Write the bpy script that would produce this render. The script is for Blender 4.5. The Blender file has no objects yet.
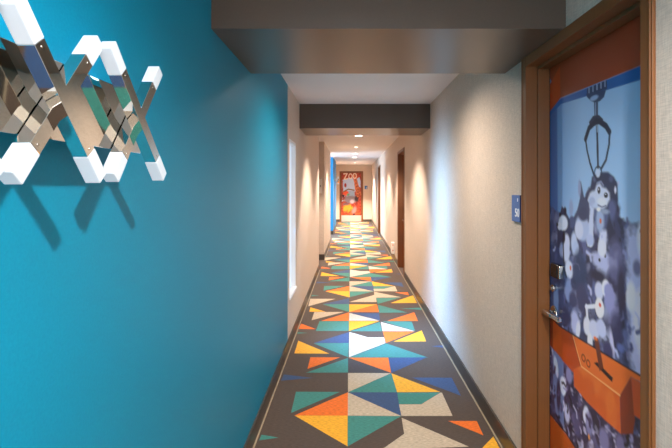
import bpy, bmesh, math, random
import numpy as np
from mathutils import Vector, Matrix

C = bpy.context.scene.collection
PI = math.pi
F, CX, CY, EYE = 450.0, 351.0, 186.5, 1.52      # focal length in px, vanishing point, eye height
XL, XR = -0.580, 0.892                          # the corridor's two long walls
CEIL = 2.45
END = 19.3
BACK = -2.6
BH = 0.115                                      # baseboard height

# ------------------------------------------------------------------ materials
def lin(c):
    out = []
    for v in c:
        v = v / 255.0
        out.append(v / 12.92 if v <= 0.04045 else ((v + 0.055) / 1.055) ** 2.4)
    return out

def mat(name, col, rough=0.6, metal=0.0, spec=0.5, coat=0.0, emit=None, estr=0.0):
    m = bpy.data.materials.new(name); m.use_nodes = True
    b = m.node_tree.nodes['Principled BSDF']
    b.inputs['Base Color'].default_value = (*lin(col), 1)
    b.inputs['Roughness'].default_value = rough
    b.inputs['Metallic'].default_value = metal
    b.inputs['Specular IOR Level'].default_value = spec
    b.inputs['Coat Weight'].default_value = coat
    if emit:
        b.inputs['Emission Color'].default_value = (*lin(emit), 1)
        b.inputs['Emission Strength'].default_value = estr
    return m

def add_noise(m, scale=(1, 1, 1), amount=0.12, bump=0.0, detail=3, size=40, dist=0.002):
    """object-space noise that varies the base colour a little and bumps the surface"""
    nt = m.node_tree; N = nt.nodes; L = nt.links
    b = N['Principled BSDF']
    tc = N.new('ShaderNodeTexCoord'); mp = N.new('ShaderNodeMapping')
    mp.inputs['Scale'].default_value = scale
    no = N.new('ShaderNodeTexNoise'); no.inputs['Scale'].default_value = size; no.inputs['Detail'].default_value = detail
    L.new(tc.outputs['Object'], mp.inputs['Vector']); L.new(mp.outputs['Vector'], no.inputs['Vector'])
    if amount:
        mix = N.new('ShaderNodeMix'); mix.data_type = 'RGBA'; mix.blend_type = 'MULTIPLY'
        mr = N.new('ShaderNodeMapRange')
        mr.inputs['From Min'].default_value = 0.3; mr.inputs['From Max'].default_value = 0.7
        mr.inputs['To Min'].default_value = 1 - amount; mr.inputs['To Max'].default_value = 1 + amount
        L.new(no.outputs['Fac'], mr.inputs['Value'])
        mix.inputs['Factor'].default_value = 1
        src = b.inputs['Base Color'].links[0].from_socket if b.inputs['Base Color'].links else None
        if src: L.new(src, mix.inputs['A'])
        else: mix.inputs['A'].default_value = b.inputs['Base Color'].default_value
        L.new(mr.outputs['Result'], mix.inputs['B'])
        L.new(mix.outputs['Result'], b.inputs['Base Color'])
    if bump:
        bp = N.new('ShaderNodeBump'); bp.inputs['Strength'].default_value = bump; bp.inputs['Distance'].default_value = dist
        L.new(no.outputs['Fac'], bp.inputs['Height']); L.new(bp.outputs['Normal'], b.inputs['Normal'])
    return m

M = {}
M['blue'] = add_noise(mat('blue_satin_paint', (0, 126, 160), 0.46, spec=0.25), amount=0.05, bump=0.25, size=150, dist=0.001)
M['blue2'] = add_noise(mat('bright_blue_paint', (20, 135, 200), 0.5), amount=0.04, size=60)
M['ceiling'] = add_noise(mat('ceiling_paint', (226, 222, 222), 0.85), amount=0.02, size=60)
M['beam'] = add_noise(mat('taupe_beam_paint', (84, 72, 63), 0.3), amount=0.04, bump=0.1, size=120, dist=0.0006)
M['base'] = add_noise(mat('baseboard_charcoal', (72, 65, 58), 0.32, spec=0.5), amount=0.06, size=30)
M['bead'] = mat('carpet_edge_bead', (168, 150, 124), 0.6)
M['frame'] = add_noise(mat('bronze_door_frame', (124, 77, 40), 0.42, metal=0.1), (40, 40, 1), amount=0.06, size=3)
M['dark'] = mat('dark_gasket', (24, 22, 22), 0.7)
M['mirror'] = mat('polished_chrome', (226, 222, 216), 0.03, metal=1.0)
M['chrome'] = mat('satin_chrome', (205, 200, 192), 0.16, metal=1.0)
M['black'] = mat('black_plastic', (18, 18, 20), 0.15)
M['kick'] = mat('brushed_steel', (225, 215, 205), 0.35, metal=0.7)
M['acrylic'] = mat('frosted_acrylic', (158, 164, 170), 0.35, emit=(225, 238, 250), estr=0.22)
M['white'] = mat('white_plastic', (232, 226, 218), 0.4)
M['grey'] = mat('grey_plastic', (120, 118, 116), 0.4)
M['red'] = mat('red_button', (214, 150, 130), 0.4)
M['lens'] = mat('lamp_lens', (255, 250, 240), 0.5, emit=(255, 244, 228), estr=6.0)
M['sign'] = mat('sign_blue', (22, 98, 168), 0.35)
M['sign_side'] = mat('sign_dark_edge', (16, 44, 92), 0.4)
M['signtext'] = mat('sign_white', (235, 238, 240), 0.5)
M['pane'] = mat('frosted_daylit_pane', (180, 192, 204), 0.3, emit=(205, 228, 250), estr=0.3)
M['winframe'] = mat('window_white', (228, 230, 232), 0.45)
M['latch'] = mat('window_latch_teal', (70, 140, 160), 0.4)

def weave(name, col, rough=0.75):
    """grass-cloth wallcovering: fine horizontal and vertical threads"""
    m = mat(name, col, rough, spec=0.3)
    nt = m.node_tree; N = nt.nodes; L = nt.links; b = N['Principled BSDF']
    tc = N.new('ShaderNodeTexCoord')
    outs = []
    for sc in ((26, 26, 520), (560, 560, 30)):
        mp = N.new('ShaderNodeMapping'); mp.inputs['Scale'].default_value = sc
        no = N.new('ShaderNodeTexNoise'); no.inputs['Scale'].default_value = 1.0; no.inputs['Detail'].default_value = 2
        L.new(tc.outputs['Object'], mp.inputs['Vector']); L.new(mp.outputs['Vector'], no.inputs['Vector'])
        outs.append(no.outputs['Fac'])
    ad = N.new('ShaderNodeMath'); ad.operation = 'ADD'
    L.new(outs[0], ad.inputs[0]); L.new(outs[1], ad.inputs[1])
    mr = N.new('ShaderNodeMapRange'); mr.inputs['From Min'].default_value = 0.6; mr.inputs['From Max'].default_value = 1.4
    mr.inputs['To Min'].default_value = 0.70; mr.inputs['To Max'].default_value = 1.27
    L.new(ad.outputs[0], mr.inputs['Value'])
    mix = N.new('ShaderNodeMix'); mix.data_type = 'RGBA'; mix.blend_type = 'MULTIPLY'; mix.inputs['Factor'].default_value = 1
    mix.inputs['A'].default_value = b.inputs['Base Color'].default_value
    L.new(mr.outputs['Result'], mix.inputs['B']); L.new(mix.outputs['Result'], b.inputs['Base Color'])
    bp = N.new('ShaderNodeBump'); bp.inputs['Strength'].default_value = 0.35; bp.inputs['Distance'].default_value = 0.0008
    L.new(ad.outputs[0], bp.inputs['Height']); L.new(bp.outputs['Normal'], b.inputs['Normal'])
    return m
M['beige'] = weave('woven_beige_wallcovering', (202, 186, 171), 0.55)

def carpet_mat(name, col):
    m = mat(name, col, 0.8, spec=0.35)
    m.node_tree.nodes['Principled BSDF'].inputs['Sheen Weight'].default_value = 0.15
    add_noise(m, (40, 190, 1), 0.28, 0.5, 2, 1.0, 0.002)
    return m
CARPET = {'k': (74, 58, 47), 'o': (230, 106, 4), 'y': (234, 166, 24), 'g': (52, 126, 116),
          'b': (188, 170, 146), 'u': (44, 72, 114), 'd': (60, 54, 56), 'w': (200, 190, 176)}
CM = {k: carpet_mat('carpet_' + n, CARPET[k]) for k, n in
      dict(k='charcoal', o='orange', y='yellow', g='teal', b='sand', u='blue', d='slate', w='cream').items()}

def print_mat(name, rough=0.32):
    m = mat(name, (255, 255, 255), rough, spec=0.4)
    nt = m.node_tree
    vc = nt.nodes.new('ShaderNodeVertexColor'); vc.layer_name = 'print'
    nt.links.new(vc.outputs['Color'], nt.nodes['Principled BSDF'].inputs['Base Color'])
    return m
M['print'] = print_mat('printed_door_graphic')

# ------------------------------------------------------------------ helpers
def bx(bm, x0, x1, y0, y1, z0, z1, mi=0):
    v = [bm.verts.new(p) for p in ((x0,y0,z0),(x1,y0,z0),(x1,y1,z0),(x0,y1,z0),(x0,y0,z1),(x1,y0,z1),(x1,y1,z1),(x0,y1,z1))]
    for f in ((0,3,2,1),(4,5,6,7),(0,1,5,4),(1,2,6,5),(2,3,7,6),(3,0,4,7)):
        fc = bm.faces.new([v[i] for i in f]); fc.material_index = mi
    return v

def obar(bm, p0, p1, w, mi=0, up=(1, 0, 0)):
    """square bar between two points"""
    p0, p1 = Vector(p0), Vector(p1)
    d = (p1 - p0).normalized(); a = Vector(up); c = d.cross(a).normalized(); a = c.cross(d).normalized()
    h = w / 2
    v = []
    for p in (p0, p1):
        for sa, sc in ((-1,-1),(1,-1),(1,1),(-1,1)):
            v.append(bm.verts.new(p + a*sa*h + c*sc*h))
    for f in ((0,1,2,3),(7,6,5,4),(0,4,5,1),(1,5,6,2),(2,6,7,3),(3,7,4,0)):
        fc = bm.faces.new([v[i] for i in f]); fc.material_index = mi

def cyl(bm, p0, p1, r, n=24, r2=None, mi=0):
    p0, p1 = Vector(p0), Vector(p1)
    d = p1 - p0; q = d.to_track_quat('Z', 'Y').to_matrix().to_4x4()
    before = set(bm.faces)
    bmesh.ops.create_cone(bm, cap_ends=True, segments=n, radius1=r, radius2=r if r2 is None else r2, depth=d.length,
                          matrix=Matrix.Translation((p0+p1)/2) @ q)
    for f in set(bm.faces) - before: f.material_index = mi; f.smooth = len(f.verts) == 4

def obj(name, bm, mats, parent=None, bevel=0.0, seg=2):
    bmesh.ops.recalc_face_normals(bm, faces=bm.faces)
    me = bpy.data.meshes.new(name); bm.to_mesh(me); bm.free()
    for m in (mats if isinstance(mats, (list, tuple)) else [mats]): me.materials.append(m)
    o = bpy.data.objects.new(name, me); C.objects.link(o)
    if parent is not None: o.parent = parent
    if bevel:
        md = o.modifiers.new('bevel', 'BEVEL'); md.width = bevel; md.segments = seg; md.limit_method = 'ANGLE'; md.angle_limit = 0.6
    return o

def struct(name, boxes, m, label=None):
    bm = bmesh.new()
    for b in boxes: bx(bm, *b)
    o = obj(name, bm, m); o['kind'] = 'structure'
    if label: o['label'] = label
    return o

def thing(name, label, cat, loc, rz=0, group=None, kind=None):
    o = bpy.data.objects.new(name, None); C.objects.link(o); o.location = loc; o.rotation_euler = (0, 0, rz)
    o['label'] = label
    if cat: o['category'] = cat
    if group: o['group'] = group
    if kind: o['kind'] = kind
    return o

def dup(root, loc, rz, label=None):
    r = root.copy(); C.objects.link(r); r.location = loc; r.rotation_euler = (0, 0, rz)
    if label: r['label'] = label
    for ch in list(root.children):
        c = ch.copy(); C.objects.link(c); c.parent = r
        for g in list(ch.children):
            d = g.copy(); C.objects.link(d); d.parent = c
    return r

# ------------------------------------------------------------------ shell
T = 0.16
# floor slab and the carpet pattern (one mesh: the pattern is woven into the carpet)
def fl(px, py):                 # a point of the carpet measured in the photograph -> metres on the floor
    Z = EYE * F / (py - CY)
    return ((px - CX) * Z / F, Z)
P = 3.545                       # the carpet's pattern repeat
PAT = [
 ('o', [(294.6,415.5),(347.9,415.7),(347.9,392.3)]),
 ('y', [(294.6,415.6),(347.7,415.7),(347.5,446.4)]),
 ('g', [(347.8,415.8),(401.2,416.2),(347.6,446.4)]),
 ('b', [(347.9,392.4),(401.2,416.1),(347.8,415.7)]),
 ('u', [(348,392.4),(397.1,392.5),(401.4,416.1)]),
 ('g', [(391.3,373.3),(348,392.3),(397.1,392.4)]),
 ('b', [(348,373),(391.2,373.2),(348,392.2)]),
 ('y', [(391.4,373.3),(440.5,392),(397.1,392.3)]),
 ('g', [(397.2,392.6),(440.3,392.4),(421,404.3),(399,404.2)]),
 ('b', [(399,404.4),(421.2,404.4),(440.5,392.6),(442,392.8),(452.6,416),(401.4,416)]),
 ('u', [(412,377.6),(451.7,377.8),(461,395.8)]),
 ('o', [(448,421),(476.7,421),(483.5,435.5)]),
 ('g', [(261.6,434.8),(278.5,437.7),(259,440.5)]),
 ('u', [(284,374.5),(313,378),(281,380.7)]),
 ('g', [(296,391.8),(340,392),(291,413)]),
 ('b', [(374,291.7),(401.2,297.3),(376,297.7),(376.6,302),(349.3,302),(374.3,294.9)]),
 ('g', [(376,297.9),(400.5,297.6),(377.8,304)]),
 ('y', [(413,295.4),(417,303),(390.4,303.1)]),
 ('y', [(349.3,304.4),(377,304.3),(349.3,312)]),
 ('o', [(377,304.5),(378.9,312.1),(349.4,312.1)]),
 ('g', [(377.9,304.8),(407.6,312.6),(379,312.8)]),
 ('g', [(400,308.6),(423.3,307.6),(424.8,310)]),
 ('u', [(349.5,312.7),(379,313),(380,320.5)]),
 ('w', [(349.3,312.9),(379.9,320.7),(349.2,320.8)]),
 ('o', [(414.2,312.3),(418,321),(387,321)]),
 ('b', [(310.2,298.8),(335.5,298.9),(308.3,306.3)]),
 ('u', [(349.2,298.2),(349.2,304),(322.5,304.2)]),
 ('g', [(322.5,304.4),(349.2,304.1),(349.2,312)]),
 ('y', [(310.4,307.4),(325.5,311.7),(309.4,311.7)]),
 ('b', [(314.4,312),(344,312),(311.5,320.3)]),
 ('o', [(349.2,312.4),(349.1,320.8),(321,321)]),
 ('g', [(319.5,321.2),(348.9,321.2),(348.7,331),(315.8,331)]),
 ('y', [(349,321),(379.2,321.2),(349,331)]),
 ('g', [(379.8,321.9),(382.2,331.3),(349.5,331.3)]),
 ('g', [(382,321.3),(411.7,321.5),(415,330.9)]),
 ('w', [(380.8,322),(415,331.2),(382.5,331.2)]),
 ('o', [(382.7,331.6),(414.5,331.5),(386,343)]),
 ('y', [(421.7,330.5),(426.2,341.5),(393.5,341.7)]),
 ('u', [(431,346.2),(444.5,345.3),(446,348)]),
 ('o', [(301.5,323.8),(316,329.2),(296.5,329)]),
 ('g', [(297.5,332.2),(308,333),(297,333.8)]),
 ('u', [(348.7,332.2),(348.7,343),(313.5,343.2)]),
 ('g', [(313.5,343.4),(348.7,343.1),(348.4,357.4)]),
 ('w', [(349.3,332),(367.8,337.4),(384,337.4),(385.5,343.2),(349,357.3)]),
 ('g', [(386.5,343.5),(428,357.6),(349,357.6)]),
 ('o', [(310.4,357.3),(340,357.5),(307.5,369)]),
 ('y', [(298.3,340.8),(329.5,353.8),(294.3,353.5)]),
 ('g', [(348,358),(348,372.7),(306,372.8)]),
 ('d', [(348.2,358),(391,373),(348,373)]),
 ('o', [(348.5,357.7),(388.3,357.7),(391.1,372.9)]),
 ('u', [(388.4,357.8),(427,357.4),(391.3,373)]),
]
CX0, CX1 = -0.556, 0.878
def clip(poly, axis, val, keep_less):
    out = []
    for i, a in enumerate(poly):
        b = poly[(i+1) % len(poly)]
        ia = (a[axis] <= val) == keep_less; ib = (b[axis] <= val) == keep_less
        if ia: out.append(a)
        if ia != ib:
            t = (val - a[axis]) / (b[axis] - a[axis])
            out.append((a[0] + t*(b[0]-a[0]), a[1] + t*(b[1]-a[1])))
    return out
bm = bmesh.new()
bx(bm, -3.2, XR + T, BACK, END + T, -0.12, 0.0, 0)
keys = list(CM.keys())
for k in range(-2, 6):
    for i, (c, pts) in enumerate(PAT):
        q = [(x, y + k*P) for x, y in (fl(*p) for p in pts)]
        for ax, val, less in ((0, CX0, False), (0, CX1, True), (1, BACK, False), (1, END, True)):
            if len(q) >= 3: q = clip(q, ax, val, less)
        if len(q) < 3: continue
        z = 0.0005 + i*0.00001
        try:
            f = bm.faces.new([bm.verts.new((x, y, z)) for x, y in q]); f.material_index = keys.index(c)
            f.normal_update()
            if f.normal.z < 0: f.normal_flip()
        except ValueError: pass
me = bpy.data.meshes.new('floor'); bm.to_mesh(me); bm.free()
for k in keys: me.materials.append(CM[k])
o = bpy.data.objects.new('floor', me); C.objects.link(o); o['kind'] = 'structure'
o['label'] = 'charcoal carpet scattered with orange, yellow, teal, blue and sand triangles'

struct('ceiling', [(-3.2, XR + T, BACK, END + T, CEIL, CEIL + 0.12)], M['ceiling'])
A1, A2, L1, L2, B2 = 8.15, 9.33, 12.25, 14.25, 17.05     # left wall: alcove, far stretch, lobby opening, blue stretch
W0, W1, WZ0, WZ1 = 4.23, 4.74, 0.45, 1.975               # window opening
struct('wall_left_blue', [(XL - T, XL, BACK, 4.12, 0, CEIL)], M['blue'], 'teal blue satin painted left wall')
struct('wall_left_window', [(XL - T, XL, 4.12, W0, 0, CEIL), (XL - T, XL, W1, A1, 0, CEIL),
                            (XL - T, XL, W0, W1, 0, WZ0), (XL - T, XL, W0, W1, WZ1, CEIL)], M['beige'])
struct('wall_alcove', [(-1.5, -1.4, A1 - T, A2 + T, 0, CEIL), (-1.4, XL - T, A1 - T, A1, 0, CEIL)], M['beige'])
struct('wall_left_far', [(-1.4, -0.56, A2, L1, 0, CEIL)], M['beige'])
struct('wall_lobby', [(-3.2, -3.05, L1 - T, L2 + T, 0, CEIL), (-3.05, -1.4, L1 - T, L1, 0, CEIL), (-3.05, -0.7, L2 + 0.001, L2 + T, 0, CEIL)], M['beige'])
struct('wall_left_blue_far', [(-0.7, -0.568, L2, B2, 0, CEIL)], M['blue2'], 'bright blue painted stretch of far left wall')
struct('wall_left_end', [(-0.76, -0.65, B2, END, 0, CEIL)], M['beige'])
D = [(1.317, 2.329), (7.5, 8.512), (13.62, 14.632)]      # outer edges of the three doors on the right wall
HD = 2.175
ys = [BACK] + [v for d in D for v in d] + [END]
struct('wall_right', [(XR, XR + T, ys[i], ys[i+1], 0, CEIL) for i in range(0, len(ys), 2)] +
                     [(XR, XR + T, a, b, HD, CEIL) for a, b in D], M['beige'], 'right wall in woven beige wallcovering')
EX = 0.015
struct('wall_end', [(-0.76, EX - 0.506, END, END + T, 0, CEIL), (EX + 0.506, XR + T, END, END + T, 0, CEIL),
                    (EX - 0.506, EX + 0.506, END, END + T, HD, CEIL)], M['beige'])
struct('wall_back', [(XL - T, XR + T, BACK - T, BACK, 0, CEIL)], M['beige'])
# the dropped beams crossing the corridor
struct('trim_1', [(XL, XR, 1.868, 2.61, HD, CEIL)], M['beam'], 'taupe painted dropped beam nearest the camera')
struct('trim_2', [(XL, XR, 5.066, 5.77, HD, CEIL)], M['beam'], 'taupe painted dropped beam farther down the corridor')

# baseboards with a pale bead at the carpet's edge
BT = 0.011
def baseboard(name, runs):
    bm = bmesh.new()
    for (x0, x1, y0, y1) in runs: bx(bm, x0, x1, y0, y1, 0, BH)
    return obj(name, bm, M['base'])
def bb(name, runs, beads):
    o = baseboard(name, runs); o['kind'] = 'structure'
    bm = bmesh.new()
    for (x0, x1, y0, y1) in beads: bx(bm, x0, x1, y0, y1, 0, 0.005)
    obj('edge_bead', bm, M['bead'], o)
bb('baseboard_left', [(XL, XL + BT, BACK, A1), (-1.4, -1.4 + BT, A1, A2), (-1.4 + BT, -0.56 + BT, A2 - BT, A2),
                      (-0.56, -0.56 + BT, A2, L1), (-1.4, -0.568 + BT, L2 - BT, L2), (-0.568, -0.568 + BT, L2, B2), (-0.65, -0.65 + BT, B2, END)],
   [(XL + BT, XL + BT + 0.008, BACK, A1), (-0.56 + BT, -0.56 + BT + 0.006, A2, L1)])
RB = [BACK] + [v for d in D for v in d] + [END]
bb('baseboard_right', [(XR - BT, XR, RB[i], RB[i+1]) for i in range(0, len(RB), 2)], [(XR - BT - 0.008, XR - BT, BACK, END)])
bb('baseboard_end', [(-0.65, EX - 0.506, END - BT, END), (EX + 0.506, XR, END - BT, END)], [(-0.65, XR, END - BT - 0.006, END - BT)])

# window in the left wall
w = thing('window_1', 'tall narrow frosted white window in the left wall past the blue paint', None, (XL, (W0+W1)/2, WZ0), kind='structure')
hw, hh = (W1-W0)/2, WZ1-WZ0
bm = bmesh.new(); bx(bm, -0.055, -0.045, -hw, hw, 0, hh); obj('pane', bm, M['pane'], w)
bm = bmesh.new()
for a in ((-hw, -hw+0.03, 0, hh), (hw-0.03, hw, 0, hh), (-hw+0.03, hw-0.03, hh-0.03, hh)): bx(bm, -0.08, -0.002, *a)
obj('window_frame', bm, M['winframe'], w, 0.002)
bm = bmesh.new(); bx(bm, -0.08, 0.012, -hw, hw, -0.0, 0.025); obj('window_sill', bm, M['winframe'], w, 0.003)
bm = bmesh.new(); bx(bm, -0.045, -0.028, -0.16, -0.135, 0.68, 0.79); obj('latch', bm, M['latch'], w, 0.004)

# ------------------------------------------------------------------ printed door graphics
def pd(u, v, X=1.0):            # photograph measurement on the near door's leaf -> (distance along the corridor, height)
    Y = X * F / (u - CX)
    return (Y, EYE - (v - CY) * Y / F)

class Canvas:
    def __init__(s, y0, y1, z0, z1, step):
        s.ny = int(round((y1-y0)/step)) + 1; s.nz = int(round((z1-z0)/step)) + 1
        s.y = np.linspace(y0, y1, s.ny); s.z = np.linspace(z0, z1, s.nz)
        s.Y, s.Z = np.meshgrid(s.y, s.z, indexing='ij')
        s.c = np.zeros((s.ny, s.nz, 3)); s.step = step
    def put(s, a, col):
        a = np.clip(a, 0, 1)[..., None]; s.c = s.c*(1-a) + a*np.array(lin(col))
    def sdf(s, pts, dy=0, dz=0):
        Y, Z = s.Y + dy, s.Z + dz
        d = np.full(Y.shape, 1e9); inside = np.zeros(Y.shape, bool)
        n = len(pts)
        for i in range(n):
            ax, ay = pts[i]; bx_, by = pts[(i+1) % n]
            ex, ey = bx_-ax, by-ay; L = ex*ex+ey*ey+1e-12
            t = np.clip(((Y-ax)*ex+(Z-ay)*ey)/L, 0, 1)
            d = np.minimum(d, np.hypot(Y-ax-t*ex, Z-ay-t*ey))
            c = (ay > Z) != (by > Z)
            with np.errstate(divide='ignore', invalid='ignore'):
                xi = ax + (Z-ay)*ex/(ey if ey else 1e-12)
            inside ^= c & (Y < xi)
        return np.where(inside, -d, d)
    def poly(s, pts, col, soft=0.003, wob=0):
        d = s.sdf(pts)
        if wob: d = d + wob*s.noise(0.03, 5)
        s.put(0.5 - d/(2*soft), col)
    def line(s, pts, w, col, soft=0.002):
        d = np.full(s.Y.shape, 1e9)
        for (ax, ay), (bx_, by) in zip(pts[:-1], pts[1:]):
            ex, ey = bx_-ax, by-ay; L = ex*ex+ey*ey+1e-12
            t = np.clip(((s.Y-ax)*ex+(s.Z-ay)*ey)/L, 0, 1)
            d = np.minimum(d, np.hypot(s.Y-ax-t*ex, s.Z-ay-t*ey))
        s.put(0.5 - (d-w/2)/(2*soft), col)
    def blob(s, c, r, col, soft=0.004, ang=0, op=1.0, wob=0.0):
        ca, sa = math.cos(ang), math.sin(ang)
        dy, dz = s.Y-c[0], s.Z-c[1]
        a, b = dy*ca+dz*sa, -dy*sa+dz*ca
        k = np.hypot(a/r[0], b/r[1]); d = (k-1)*min(r)
        if wob: d = d + wob*s.noise(0.025, 7)
        s.put(np.clip(0.5-d/(2*soft), 0, 1)*op, col)
    def noise(s, size, seed):
        rng = np.random.default_rng(seed); out = 0
        for o in range(3):
            q = size/(2**o)
            gy, gz = s.Y/q, s.Z/q
            ph = rng.uniform(0, 6.28, 6); an = rng.uniform(0, 6.28, 6)
            for k in range(6):
                out = out + np.sin((gy*math.cos(an[k])+gz*math.sin(an[k]))*(1+0.35*k)+ph[k])/(6*(1.6**o))
        return out
    def mesh(s, bm, x):
        vs = [[bm.verts.new((x, s.y[i], s.z[j])) for j in range(s.nz)] for i in range(s.ny)]
        for i in range(s.ny-1):
            for j in range(s.nz-1):
                f = bm.faces.new((vs[i][j], vs[i][j+1], vs[i+1][j+1], vs[i+1][j]))
                f.material_index = 1

LW, LT = 0.449, 2.122           # half width and top of a door leaf
def art_claw():
    """claw machine full of plush husky dogs, in door coordinates (distance along corridor, height)"""
    mid = (D[0][0] + D[0][1]) / 2
    c = Canvas(mid - LW, mid + LW, 0.008, LT, 0.004)
    c.c[:] = lin((158, 192, 230))
    Y, Z = c.Y, c.Z
    c.put(np.clip((Y-1.95)/0.25, 0, 1)*0.75, (92, 140, 200))
    c.put(np.clip((1.62-Y)/0.35, 0, 1)*np.clip((1.75-Z)/0.6, 0, 1)*0.8, (214, 214, 238))
    c.put(np.clip((1.5-Z)/0.3, 0, 1)*0.35, (190, 205, 235))
    pp = lambda *a: [pd(u, v) for u, v in a]
    def bl(u, v, ru, rv, col, soft=1.0, ang=0, op=1, wob=0):
        Yc, Zc = pd(u, v); k = Yc*Yc/F      # one px across = k metres along the door
        c.blob((Yc, Zc), (max(ru*k, 0.002), max(rv*Yc/F, 0.002)), col, soft*Yc/F*1.0, -ang, op, wob)
    # dark left side post and glass edge of the machine
    c.poly(pp((549,100),(560,92),(561,300),(549,300)), (70,112,176), 0.01)
    c.poly(pp((557,96),(561.5,92),(562,250),(558,250)), (120,160,208), 0.008)
    # crowd of plush toys (painterly jumble): dark mass
    crowd = pp((549,205),(560,215),(570,228),(580,205),(588,190),(600,176),(616,184),(620,215),(630,225),(644,222),(690,230),(690,500),(549,470))
    c.poly(crowd, (62,66,104), 0.008, 0.01)
    rng = random.Random(4)
    n1 = c.noise(0.05, 11); n2 = c.noise(0.03, 12); n3 = c.noise(0.09, 13)
    inside = np.clip(0.5 - c.sdf(crowd)/0.02, 0, 1)
    c.put(inside*np.clip(n1*2.2-0.1, 0, 1)*0.6, (112,122,176))
    c.put(inside*np.clip(n3*2.2-0.35, 0, 1)*0.7, (186,190,224))
    c.put(inside*np.clip(-n2*2.4-0.3, 0, 1)*0.75, (34,34,58))
    c.put(inside*np.clip((Y-1.95)/0.15, 0, 1)*0.4, (64,96,150))
    # pale bright column at the near side
    c.poly(pp((626,232),(645,225),(690,225),(690,420),(650,400),(632,372),(628,300)), (186,188,226), 0.02, 0.02)
    bl(631,297,5,15,(240,238,248),2.0); bl(642,240,5,16,(232,230,244),2.5); bl(641,322,8,30,(232,228,244),3,wob=.01); bl(637,268,4,8,(120,116,160),2)
    def strokes(region, n, cols, seed, lmin=0.012, lmax=0.05):
        rg = random.Random(seed); sd = c.sdf(region)
        ys_, zs_ = np.where(sd < -0.008)
        for _ in range(n):
            k = rg.randrange(len(ys_)); y_, z_ = c.y[ys_[k]], c.z[zs_[k]]
            L = rg.uniform(lmin, lmax); a_ = PI/2 + rg.gauss(0, 0.6) + 0.5*math.sin(y_*9); w_ = rg.uniform(0.006, 0.018)
            m_ = (y_ + L*0.5*math.cos(a_+.5), z_ + L*0.5*math.sin(a_+.5))
            c.line([(y_, z_), m_, (y_ + L*math.cos(a_), z_ + L*math.sin(a_))], w_, cols[rg.randrange(len(cols))], 0.005)
    strokes(crowd, 150, [(44,46,78), (92,98,148), (140,146,196), (78,80,128), (34,36,60), (182,186,222)], 8)
    # the big husky held by the claw
    c.poly(pp((590,196),(591,184),(592,177),(596,174),(601,172),(608,172),(614,177),(617.5,184),(618,200),(616,210),(613,220),(608,214),(600,212)), (54,62,94), 0.005)
    c.poly(pp((588,200),(590,194),(595,190),(596.5,184),(600,182.5),(602.5,187),(606,188.5),(609.5,193),(610,200),(607,206),(603,209),(597,209),(590,208)), (204,212,236), 0.007, 0.004)
    bl(592,202,3.5,5.5,(170,182,216),1.6); bl(602,202,4.5,4.5,(228,232,246),1.2); bl(596,206,3.5,3,(188,198,226),1.4)
    c.line(pp((597,183),(601,181.5),(603.5,185.5)), 0.006, (150,160,200), 0.003)
    bl(598.9,190.3,1.5,3.6,(26,28,46),0.6); bl(605.9,195.2,2.0,2.7,(22,22,34),0.6); bl(598.6,189.4,.5,.8,(220,224,240),.3); bl(605.6,194.3,.6,.7,(220,224,240),.3)
    c.line(pp((598,205),(602,207),(606,205.5)), 0.005, (70,74,110), 0.003)
    bl(615.3,190,1.0,3.5,(216,218,236),0.7); bl(594.5,179,1.5,3,(96,104,142),1); bl(611,179,2,3,(88,94,134),1.2)
    bl(612,210,4,9,(96,102,148),2.0,wob=.006)
    c.poly(pp((592,208),(612,214),(614,238),(598,236)), (92,104,148), 0.008)   # body
    bl(600,221,4.2,11,(160,176,212),1.8,wob=.004); bl(600.5,221,1.1,2.6,(226,112,60),0.5)
    bl(598.6,209.5,2,2,(226,222,222),0.6); bl(605,211.5,4.2,2.6,(150,164,194),1)
    c.poly(pp((590.5,207),(593.8,208),(593.6,236),(592,246),(587.6,246),(586.6,236)), (200,208,236), 0.006, 0.004)    # arm
    bl(590,243,2.6,4,(222,226,242),1); c.line(pp((589,241),(589.3,246)), 0.004, (130,136,180), 0.002)
    c.poly(pp((600,232),(607.5,230),(604,258),(597.5,256)), (206,210,236), 0.008, 0.004); c.line(pp((602,236),(600.5,254)), 0.008, (160,166,208), 0.006)
    c.poly(pp((609,214),(622,250),(612,252),(606,228)), (44,46,76), 0.008)
    # the middle husky: tail, back and face
    c.poly(pp((579,181),(581,182),(584,197),(589,203),(589,222),(577,224),(572,220),(577,212),(580,198)), (70,80,118), 0.004)
    bl(579.5,188,1.5,8,(150,162,204),0.9)
    bl(582,228,7,13,(172,186,222),1.8); bl(583,214,5,7,(66,74,110),1.5); bl(579,230,4,9,(206,212,238),1.3)
    bl(571,208,2,8,(150,164,204),1.2); bl(572,222,3,6,(80,92,136),1.2)
    # the left husky looking out
    c.poly(pp((562,206),(566,212),(570,220),(571,246),(557,248),(558,222)), (54,62,96), 0.004)
    bl(563,223,4.5,7.5,(214,220,240),1.2); bl(559.5,226,2,4,(222,224,240),0.8); bl(557.2,224.5,1,2,(26,26,40),0.5)
    bl(560,214.5,.9,2.2,(24,26,40),0.5); bl(565,211,1.5,4,(36,40,66),1); bl(566.5,243,3.2,9,(206,212,238),1.5); bl(563.8,238,1.4,7,(28,30,50),.8)
    bl(574,243,3,11,(186,198,230),1.4); bl(562,250,2.5,7,(150,164,206),1.5)
    # the jumble below
    bl(566,252,3.5,10,(196,204,232),1.5); bl(576,248,3,7,(176,190,226),1.5); bl(590,240,4,6,(180,190,226),1.5)
    bl(569,269,3.8,9,(196,204,230),1.4,wob=.004); bl(570.5,268,.9,2.4,(220,112,66),.5)
    c.line(pp((563,240),(564,268),(569,286),(566,302)), 0.012, (30,34,60), 0.004)
    bl(568,290,3.4,12,(132,150,200),1.6,wob=.006); bl(573,300,4,8,(70,76,116),2); bl(556,300,2.5,14,(120,146,196),1.5)
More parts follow.
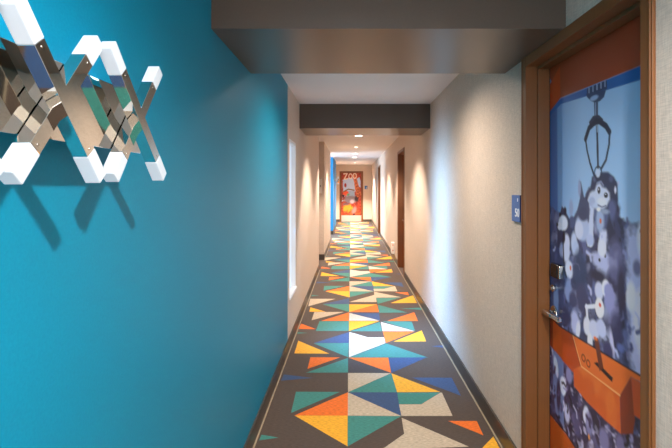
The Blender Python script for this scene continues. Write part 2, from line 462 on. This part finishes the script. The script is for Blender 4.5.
    bl(580,272,7,22,(52,72,112),3,op=.8); bl(582,298,6,14,(70,74,114),2.5,wob=.01)
    bl(603,261,11,9,(178,182,220),2,wob=.008); bl(599.5,260,1.1,1.8,(28,28,46),.5); bl(605,255.5,1.2,2.2,(26,26,44),.5)
    bl(602,248,4,9,(222,224,242),1.5); bl(598,276,9,6,(44,44,72),2.5); bl(613,282,6,14,(60,58,92),3)
    bl(616,262,8,22,(112,112,156),3,op=.7,wob=.01); bl(621,292,4,26,(50,46,76),2.5)
    # small white plush in the middle
    bl(599,291,4.2,9,(206,208,236),1.3); bl(606,289,4,9,(236,236,246),1.2); bl(609,297,5.5,15,(150,152,202),2,wob=.008)
    c.line(pp((596,306),(586,307)), 0.017, (228,228,242), 0.003); c.line(pp((586.5,306),(587.5,320)), 0.017, (228,228,242), 0.003)
    bl(599.5,308,4.4,10,(240,238,246),1.0); bl(600,305,1.2,2.2,(226,84,44),0.5)
    bl(587,326,3.5,9,(226,226,242),1.2); bl(594,330,5,10,(206,210,238),1.5); bl(601,328,5,9,(198,202,236),1.5,wob=.004)
    bl(590,342,2.6,9,(234,232,242),1.0); bl(613,312,5,13,(150,150,200),3,op=.8,wob=.01); bl(616,328,6,16,(64,60,98),3,op=.8)
    bl(612,345,2,15,(196,192,224),1.2,ang=.2); bl(608,352,5,10,(70,66,110),2); bl(620.5,348,3.5,4,(98,110,170),1.5)
    bl(575,322,4,12,(178,182,222),2,wob=.006); bl(578,330,2,9,(226,226,242),1.2,ang=-.2); bl(566,316,4,9,(52,58,96),2)
    # lower window of the machine: purple jumble below the control panel
    low = pp((549,344),(556,352),(566,364),(573,372),(574,386),(592,406),(620,432),(645,438),(690,470),(690,560),(549,520))
    c.poly(low, (66,54,88), 0.004)
    ins = np.clip(0.5 - c.sdf(low)/0.01, 0, 1)
    c.put(ins*np.clip(n1*2.4-0.2, 0, 1)*0.6, (120,112,160)); c.put(ins*np.clip(n2*2.2-0.55, 0, 1)*0.8, (196,190,222)); c.put(ins*np.clip(-n3*2.0-0.2, 0, 1)*0.6, (38,26,44))
    c.poly(pp((553,350),(559,354),(563.5,362),(564,428),(556,414),(553,390)), (120,134,184), 0.006)
    bl(556,366,2,9,(206,214,236),1.0,ang=.3); bl(563,386,3,9,(222,222,240),1.0); bl(567,414,2.6,9,(186,186,220),1.4); bl(558.5,395,2,16,(70,56,92),1.2); bl(569,375,3,8,(142,138,186),1.6)
    bl(586,415,3,9,(214,212,232),1.0,ang=-.2); bl(589,424,3.4,12,(142,138,184),1.6); bl(589,437,.9,3,(232,150,70),.5); bl(604,440,5,11,(134,126,172),2); bl(577,424,4,12,(96,86,130),2); bl(621,446,5,10,(120,112,158),2)
    strokes(low, 90, [(44,32,56), (104,94,140), (156,150,196), (34,24,40), (198,194,224), (80,64,100)], 21)
    # orange control panel with joystick
    c.poly(pp((549,315),(560,326),(572,335),(576,372),(573,372),(566,364),(556,352),(549,344)), (206,84,28), 0.003)
    c.poly(pp((549,315),(553,319),(553,349),(549,344)), (150,54,20), 0.004)
    c.poly(pp((561,327),(572.5,335),(581.5,366),(573,372),(562,360)), (196,76,30), 0.004)
    c.poly(pp((572.5,335),(645,378),(645,384),(631,377),(620,396),(581,367)), (232,112,44), 0.0025)
    c.poly(pp((573.5,369),(581,366),(620,396),(621,434),(606,421),(586,401),(574,386)), (222,96,36), 0.003)
    c.poly(pp((620,396),(631,377),(635,420),(633,434),(621,434)), (150,58,34), 0.003)
    c.poly(pp((631,377),(690,410),(690,455),(634,415)), (206,84,38), 0.003)
    c.put(np.clip(0.5-c.sdf(pp((573.5,369),(581,366),(620,396),(621,434),(586,401)))/0.005, 0, 1)*np.clip(n3*2-.2, 0, 1)*.35, (244,138,60))
    c.line(pp((549,315.5),(560,326.5),(582,340),(645,378.5),(680,400)), 0.007, (30,22,34), 0.002)
    c.line(pp((573,336),(581.3,366.3),(620,395.5)), 0.005, (250,190,130), 0.0015)
    for (u, v) in ((583.5,358),(588.3,363.5)):                           # two dark rings on the panel
        Yc, Zc = pd(u, v); k = np.hypot((Y-Yc)/(1.7*Yc*Yc/F), (Z-Zc)/(3.2*Yc/F))
        c.put(0.5-(np.abs(k-1)-0.2)/0.25, (110,50,34))
    c.poly(pp((594,363),(597,362),(613,378),(612,382)), (38,28,34), 0.002)
    c.poly(pp((594,338),(598,338),(603.5,368),(599.5,371)), (120,58,38), 0.002)
    bl(595.5,338.5,2.0,1.8,(238,122,52),0.5)
    # bottom orange panel
    c.poly(pp((549,413),(556,422),(566,434),(575,448),(640,520),(690,600),(690,720),(549,720)), (202,88,28), 0.003)
    c.line(pp((549,412),(556,421),(566,433),(575,447),(640,519)), 0.007, (60,30,24), 0.002)
    # the machine's header and its blue lip
    c.poly(pp((549,108),(561,98.5),(640,66),(700,41),(700,54),(640,80),(561,104),(549,117)), (34,104,178), 0.002)
    c.poly(pp((560.5,98),(640,66),(700,41),(700,-160),(540,-160),(540,60)), (176,74,40), 0.002)
    c.poly(pp((549,86),(560,66),(560.5,98),(549.5,112),(545,118),(545,80)), (206,78,26), 0.002)
    # the claw
    st = (40,52,78)
    c.poly(pp((587,88.5),(607,80),(607,89),(587,96)), (52,70,110), 0.002)
    for k in range(5): c.line(pp((589+4*k,88-1.7*k),(589+4*k,93-1.7*k)), 0.006, (176,196,226), 0.0015)
    c.poly(pp((586,94),(606,90),(604,97),(600,101),(596,103),(591,101),(587,97)), (56,76,116), 0.002)
    bl(594,98,4.2,2.6,(150,176,214),0.6)
    c.poly(pp((594,102),(598,102),(598,121),(594.5,121)), (62,78,112), 0.002); c.line(pp((595.5,103),(595.8,118)), 0.004, (170,190,220), 0.001)
    c.poly(pp((593,116),(599,115),(603,119),(603,123),(590,127),(589,122)), (50,62,92), 0.002)
    c.line(pp((596.5,121),(589,128),(585.5,139)), 0.024, st, 0.002); c.line(pp((599,121),(606,126),(609.5,132)), 0.024, st, 0.002)
    c.line(pp((585.3,137),(587,150),(590,163),(594,175)), 0.011, st, 0.0015)
    c.line(pp((609.8,131),(609,145),(606,160),(601,169)), 0.012, st, 0.0015)
    c.line(pp((596.8,122),(597.6,150),(598.2,174)), 0.014, st, 0.0015); c.line(pp((597,125),(597.2,132)), 0.005, (170,192,222), 0.001)
    Yc, Zc = pd(598, 173); k = np.hypot((Y-Yc)/(3.6*Yc*Yc/F), (Z-Zc)/(6.5*Yc/F))
    c.put(0.5-(np.abs(k-1)-0.12)/0.15, (48,54,80)); c.blob((Yc, Zc), (2.2*Yc*Yc/F, 4.5*Yc/F), (196,204,226), 0.003)
    lum = c.c.mean(axis=2, keepdims=True); c.c = c.c*(0.85 + 0.55*lum); c.c = c.c/np.maximum(1, c.c.max(axis=2, keepdims=True)/0.93)
    return c, mid

def art_zoo():
    """red-brown poster with ZOO lettering, a giraffe, a grey rhinoceros and pale blue sky (local y = -X)"""
    c = Canvas(-LW, LW, 0.008, LT, 0.008)
    c.c[:] = lin((168, 58, 36)); Y, Z = c.Y, c.Z
    n1 = c.noise(0.035, 3); n2 = c.noise(0.05, 5)
    c.put(np.clip(n1*2.4-0.25, 0, 1)*.5, (226,120,90)); c.put(np.clip(-n2*2.5-0.35, 0, 1)*.6, (96,26,22))
    S = lambda u, v: (-(u-351.2)*END/F, 0.0 + (220.5-v)*2.17/51.0)
    q = lambda *a: [S(u, v) for u, v in a]
    sky = (176,196,232)
    c.poly(q((342.5,178),(346,177),(349,176),(353,176),(355,182),(356,190),(350,190),(343,190)), sky, 0.02, 0.03)
    c.poly(q((356,177),(359.5,175.5),(360.5,180),(360.5,186),(357.5,184)), sky, 0.01, 0.01)
    c.poly(q((346,190),(354,189),(355,195),(346,196)), (150,172,204), 0.02, 0.03)
    c.blob(S(345.2,183.5), (0.05,0.09), (150,40,30), 0.01)
    c.blob(S(345.5,191.5), (0.12,0.11), (232,84,30), 0.02, wob=.02)
    c.line(q((343.5,190),(348,187.5),(354,188.5)), 0.05, (126,92,52), 0.01)
    c.blob(S(350.5,198), (0.27,0.16), (134,120,130), 0.03, wob=.03); c.blob(S(346,203), (0.16,0.06), (120,92,92), 0.02, wob=.02)
    c.blob(S(352,200), (0.09,0.08), (196,186,196), 0.03); c.blob(S(356.5,197), (0.08,0.13), (60,44,48), 0.02, wob=.02)
    c.blob(S(348,193), (0.06,0.05), (96,170,130), 0.02)
    c.poly(q((352.3,173),(355,172),(357,178),(359,186),(361.5,193),(357,196),(355,188),(354,180)), (206,112,66), 0.01, 0.01)
    d = np.clip(0.5 - c.sdf(q((352.3,173),(355,172),(357,178),(359,186),(361.5,193),(357,196),(355,188),(354,180)))/0.01, 0, 1)
    c.put(d*np.clip(n1*5, 0, 1)*.8, (120,52,34))
    c.poly(q((343,205),(350,203),(353,207),(348,211),(343,209)), (244,150,40), 0.03, 0.05)
    c.put(np.clip((0.55-Z)/0.1, 0, 1)*np.clip(n2*2+.2, 0, 1)*.9, (240,96,44))
    c.blob(S(354,209), (0.08,0.16), (170,126,120), 0.03, ang=.4, wob=.02); c.blob(S(354,213), (0.05,0.04), (70,30,30), 0.01)
    w_ = (240,214,196)
    c.line(q((343.6,172),(347,171.6),(344,177.5),(347.5,177)), 0.045, w_, 0.008)          # Z
    for (u, v) in ((350.3,174.4),(354.6,174)):                                            # O O
        yc, zc = S(u, v); k = np.hypot((Y-yc)/0.07, (Z-zc)/0.105); c.put(0.5-(np.abs(k-1)-0.22)/0.2, w_)
    c.put(((np.abs(Y) > LW-0.035) | (Z > LT-0.04)).astype(float)*.6, (120,44,28))
    return c

def build_door(name, label, canvas, mid, loc, rz):
    root = thing(name, label, None, loc, rz, kind='structure')
    # frame: flat face, jamb, raised stop
    bm = bmesh.new()
    O, I, S = 0.506, 0.450, 0.434
    for s in (-1, 1):
        a, b = sorted((s*O, s*I)); bx(bm, -0.010, 0.158, a, b, 0, HD)
        a, b = sorted((s*(O-0.006), s*(O-0.016))); bx(bm, -0.014, -0.010, a, b, 0, HD-0.006)
        a, b = sorted((s*I, s*S)); bx(bm, 0.048, 0.104, a, b, 0, HD-0.05)
    bx(bm, -0.010, 0.158, -I, I, HD-0.05, HD)
    bx(bm, 0.048, 0.104, -S, S, HD-0.066, HD-0.05)
    obj('door_frame', bm, M['frame'], root, 0.0015)
    bm = bmesh.new()
    for s in (-1, 1):
        a, b = sorted((s*S, s*(S+0.014))); bx(bm, 0.104, 0.1065, a, b, 0, HD-0.052)
    bx(bm, 0.104, 0.1065, -S, S, HD-0.064, HD-0.052)
    obj('gasket', bm, M['dark'], root)
    # leaf
    bm = bmesh.new()
    canvas.y = canvas.y - mid
    bx(bm, 0.1085, 0.152, -LW, LW, 0.006, LT, 0)
    canvas.mesh(bm, 0.108)
    for f in bm.faces: f.normal_update()
    me = bpy.data.meshes.new('leaf')
    bm.to_mesh(me)
    ca = me.color_attributes.new('print', 'FLOAT_COLOR', 'POINT')
    buf = np.ones((len(me.vertices), 4)); buf[8:, :3] = canvas.c.reshape(-1, 3)
    ca.data.foreach_set('color', buf.astype(np.float32).ravel())
    bm.free()
    me.materials.append(M['frame']); me.materials.append(M['print'])
    leaf = bpy.data.objects.new('leaf', me); C.objects.link(leaf); leaf.parent = root; leaf['label'] = 'leaf printed with a full-height picture'
    # lock: card reader, small cylinder, lever on a rose
    y = 0.385
    bm = bmesh.new(); bx(bm, 0.084, 0.108, y-0.078, y-0.002, 1.080, 1.148); obj('card_reader', bm, M['black'], leaf, 0.006, 3)
    bm = bmesh.new(); bx(bm, 0.086, 0.108, y-0.096, y-0.078, 1.084, 1.144); obj('reader_edge', bm, M['chrome'], leaf, 0.003)
    bm = bmesh.new(); cyl(bm, (0.108, y-0.002, 1.022), (0.094, y-0.002, 1.022), 0.017); cyl(bm, (0.094, y-0.002, 1.022), (0.086, y-0.002, 1.022), 0.010)
    obj('lock_cylinder', bm, M['chrome'], leaf, 0.001)
    bm = bmesh.new()
    cyl(bm, (0.108, y-0.002, 0.905), (0.098, y-0.002, 0.905), 0.032, 32)
    cyl(bm, (0.098, y-0.002, 0.905), (0.064, y-0.002, 0.905), 0.010)
    obar(bm, (0.062, y+0.012, 0.905), (0.064, y-0.070, 0.905), 0.024); obar(bm, (0.064, y-0.070, 0.905), (0.070, y-0.140, 0.903), 0.022)
    obj('lever_handle', bm, M['chrome'], leaf, 0.005, 3)
    bm = bmesh.new()
    for z in (0.25, 1.05, 1.85): cyl(bm, (0.104, -LW+0.006, z), (0.104, -LW+0.006, z+0.1), 0.005, 12)
    obj('hinge', bm, M['chrome'], leaf)
    return root, leaf

cv, mid = art_claw()
d1, leaf1 = build_door('door_1', 'nearest right-hand door printed with a claw machine full of plush dogs', cv, mid, (XR, mid, 0), 0)
d2 = dup(d1, (XR, sum(D[1])/2, 0), 0, 'middle brown-framed door on the right wall, mostly hidden in its recess')
d3 = dup(d1, (XR, sum(D[2])/2, 0), 0, 'farthest brown-framed door on the right wall, near the corridor end')
for d_, n_ in ((d2, 'door_2'), (d3, 'door_3')): d_.name = n_
d4, leaf4 = build_door('door_4', 'red zoo-poster door closing the far end of the corridor', art_zoo(), 0, (EX, END, 0), PI/2)
bm = bmesh.new(); bx(bm, 0.1055, 0.108, -LW+0.02, LW-0.02, 0.01, 0.275); kp = obj('kick_plate', bm, M['kick'], leaf4, 0.0008)

# ------------------------------------------------------------------ room signs
def text_mesh(name, s, size, m, parent, loc, rot):
    cu = bpy.data.curves.new(name, 'FONT'); cu.body = s; cu.size = size; cu.extrude = 0.0006; cu.offset = size*0.012; cu.align_x = 'CENTER'
    tmp = bpy.data.objects.new(name, cu)
    C.objects.link(tmp); dg = bpy.context.evaluated_depsgraph_get()
    me = bpy.data.meshes.new_from_object(tmp.evaluated_get(dg)); C.objects.unlink(tmp); bpy.data.objects.remove(tmp)
    me.materials.clear(); me.materials.append(m)
    o = bpy.data.objects.new(name, me); C.objects.link(o); o.parent = parent; o.location = loc; o.rotation_euler = rot
    return o
# local frame: the sign faces -x
sg = thing('room_sign', 'blue room number plate on the beige wall just left of the claw machine door', 'sign', (XR, 2.405, 1.332), 0)
bm = bmesh.new(); bx(bm, -0.012, 0, -0.060, 0.060, 0, 0.142); obj('plate', bm, M['sign'], sg, 0.0015)
bm = bmesh.new(); bx(bm, -0.0125, -0.001, -0.0625, -0.0585, 0, 0.142); obj('edge_strip', bm, M['sign_side'], sg)
text_mesh('number', '50', 0.062, M['signtext'], sg, (-0.0126, -0.022, 0.028), (PI/2, 0, -PI/2))
bm = bmesh.new(); bx(bm, -0.0128, -0.0122, -0.034, -0.024, 0.108, 0.126); obj('symbol', bm, M['signtext'], sg)
sg2 = dup(sg, (0.645, END, 1.41), PI/2, 'small blue room number plate on the end wall beside the zoo-poster door')

# ------------------------------------------------------------------ sconces
def sconce(label, loc):
    """chrome crossed square bars with frosted glowing tips in front of a mirror plate; faces +x"""
    s = thing('wall_sconce', label, 'wall lamp', loc)
    w = 0.026
    bm = bmesh.new(); bx(bm, 0.078, 0.0865, -0.40, 0.345, -0.073, 0.061); obj('mirror_plate', bm, M['mirror'], s, 0.001)
    bm = bmesh.new(); bx(bm, 0.0, 0.078, -0.33, 0.28, -0.040, 0.035); obj('canopy', bm, M['chrome'], s, 0.002)
    bars = [  # x out of the wall, y/z of the two ends relative to the plate's middle
        (0.119, (-0.100, 0.103), (0.104, -0.1355)),      # falling
        (0.119, (0.138, 0.118), (0.374, -0.127)),
        (0.119, (-0.337, 0.103), (-0.134, -0.1355)),
        (0.101, (-0.082, -0.139), (0.128, 0.120)),       # rising
        (0.101, (0.183, -0.133), (0.393, 0.134)),
        (0.101, (-0.317, -0.139), (-0.110, 0.120))]
    for i, (x, a, b) in enumerate(bars):
        p, q = Vector((x, *a)), Vector((x, *b)); d = (q-p).normalized(); L = (q-p).length
        t = 0.058
        bm = bmesh.new(); obar(bm, p + d*t, q - d*t, w); bar = obj('bar', bm, M['mirror'], s, 0.0006, 1)
        for e, sg_ in ((p, 1), (q, -1)):
            bm = bmesh.new(); obar(bm, e, e + d*sg_*(t-0.0005), w*1.04); obj('light_tip', bm, M['acrylic'], bar, 0.0015)
            bm = bmesh.new()
            c0 = e + d*sg_*(t+0.008); cyl(bm, c0 + Vector((w/2, 0, 0)), c0 + Vector((w/2+0.0012, 0, 0)), 0.0022, 10); obj('screw', bm, M['chrome'], bar)
    return s
s1 = sconce('chrome crossed-bar wall lamp with white glowing tips at the upper left', (XL, 0.710, EYE+0.150))
s2 = dup(s1, (-0.568, 15.95, EYE+0.22), 0, 'small distant crossed-bar wall lamp on the far blue wall')

# lamps inside the glowing tips (small point lights just off the tips)
def lamp(kind, name, loc, energy, col, **k):
    l = bpy.data.lights.new(name, kind); l.energy = energy; l.color = col
    for a, b in k.items(): setattr(l, a, b)
    o = bpy.data.objects.new(name, l); C.objects.link(o); o.location = loc
    return o

for y_, z_ in ((0.70, 0.29), (0.98, 0.25)):
    lamp('POINT', 'sconce_glow', (XL + 0.07, y_, EYE + z_), 0.07, (0.35, 0.62, 1.0), shadow_soft_size=0.02)

# ------------------------------------------------------------------ ceiling downlights
LIGHTS = [(0.42, 0.30), (0.14, 3.20), (0.14, 5.95), (0.14, 8.22), (0.12, 10.6), (0.12, 12.65), (0.12, 14.3), (0.15, 17.5)]
WARM = (1.0, 0.85, 0.72)
dl0 = None
LAB = ['round ceiling downlight above the camera end, before the near beam', 'round ceiling downlight just behind the near beam',
       'round ceiling downlight just behind the second beam', 'round ceiling downlight peeking out under the second beam',
       'faint recessed ceiling downlight halfway down the corridor', 'brightest round ceiling downlight near the corridor end',
       'small round ceiling downlight behind the brightest one', 'ceiling downlight in front of the zoo-poster door']
for i, (x, y) in enumerate(LIGHTS):
    if dl0 is None:
        dl0 = thing('ceiling_downlight', LAB[0], 'ceiling light', (x, y, CEIL), 0, 'round downlights along the corridor ceiling')
        bm = bmesh.new(); cyl(bm, (0,0,-0.006), (0,0,0), 0.085, 40); obj('trim_ring', bm, M['white'], dl0, 0.002)
        bm = bmesh.new(); cyl(bm, (0,0,-0.009), (0,0,-0.006), 0.062, 40); obj('lens', bm, M['lens'], dl0)
    else:
        q = dup(dl0, (x, y, CEIL), 0, LAB[i])
        if i in (4, 7): q.scale = (0.45, 0.45, 1)
POW = [80, 100, 140, 170, 190, 170, 170, 620]
for i, ((x, y), p) in enumerate(zip(LIGHTS, POW)):
    lamp('SPOT', 'downlight_beam', (x, y, CEIL - 0.03), p if i != 1 else 80, (1.0, 0.94, 0.88) if i == 0 else WARM, spot_size=math.radians((155, 158)[i] if i < 2 else 112), spot_blend=1.0 if i == 1 else 0.55, shadow_soft_size=0.04)

# daylight through the window and from the lobby's windows
def area(name, loc, rot, sx, sy, energy, col, spread=180):
    l = bpy.data.lights.new(name, 'AREA'); l.shape = 'RECTANGLE'; l.size = sx; l.size_y = sy; l.energy = energy; l.color = col; l.spread = math.radians(spread)
    o = bpy.data.objects.new(name, l); C.objects.link(o); o.location = loc; o.rotation_euler = rot
    return o
area('window_daylight', (XL - 0.03, (W0+W1)/2, 1.1), (0, -PI/2 + 0.85, 0), 1.2, 0.42, 22, (0.22, 0.52, 1.0), 80)
area('window_skylight', (XL - 0.031, (W0+W1)/2, 1.2), (0, -PI/2 + 0.12, 0), 1.4, 0.42, 9, (0.3, 0.6, 1.0), 60)
area('lobby_daylight', (-3.0, (L1+L2)/2, 1.3), (0, -PI/2, 0), 2.0, 1.7, 110, (0.62, 0.80, 1.0))
# added fill lights behind the camera, standing in for unseen sources
area('rear_overhead_fill', (-0.1, -1.0, CEIL - 0.02), (0, 0, 0), 0.6, 1.6, 50, (0.97, 0.97, 1.0))  # added overhead fill, no fitting belongs to it
area('rear_wall_fill', (0.15, BACK + 0.05, 1.3), (PI/2, 0, 0), 1.3, 2.0, 20, (0.97, 0.97, 1.0))  # added soft fill from the back wall, which has no window

# ------------------------------------------------------------------ small wall things
pl = thing('wall_plate', 'small white thermostat box on the tan wall return, left side past second beam', 'thermostat', (-0.628, A2, 1.38))
bm = bmesh.new(); bx(bm, -0.035, 0.030, -0.022, 0, 0, 0.30); obj('cover', bm, M['white'], pl, 0.004)
bm = bmesh.new(); bx(bm, -0.010, 0.008, -0.024, -0.022, 0.13, 0.17); obj('display', bm, M['grey'], pl)
ob = thing('wall_outlet_box', 'small white box low on the right wall just beyond the middle door', 'outlet', (XR, 9.28, 0.12))
bm = bmesh.new(); bx(bm, -0.065, 0, -0.08, 0.08, 0.02, 0.25); obj('housing', bm, M['white'], ob, 0.006)
for z in (0.06, 0.17):
    bm = bmesh.new(); bx(bm, -0.048, -0.022, -0.0815, -0.08, z+0.02, z+0.045); obj('socket', bm, M['red'], ob)

# ------------------------------------------------------------------ world, camera, view
wd = bpy.data.worlds.new('world'); bpy.context.scene.world = wd; wd.use_nodes = True
wd.node_tree.nodes['Background'].inputs['Color'].default_value = (0.6, 0.75, 1, 1)
wd.node_tree.nodes['Background'].inputs['Strength'].default_value = 0.6
cam = bpy.data.cameras.new('camera'); co = bpy.data.objects.new('camera', cam); C.objects.link(co)
co.location = (0, 0, EYE); co.rotation_euler = (PI/2, 0, 0)
cam.sensor_width = 36; cam.lens = 36 * F / 672
cam.shift_x = -(CX - 336) / 672; cam.shift_y = -(224 - CY) / 672
cam.clip_start = 0.02
sc = bpy.context.scene; sc.camera = co
sc.view_settings.view_transform = 'Standard'; sc.view_settings.look = 'None'
sc.view_settings.gamma = 1; sc.view_settings.use_curve_mapping = False
sc.view_settings.exposure = 0.84
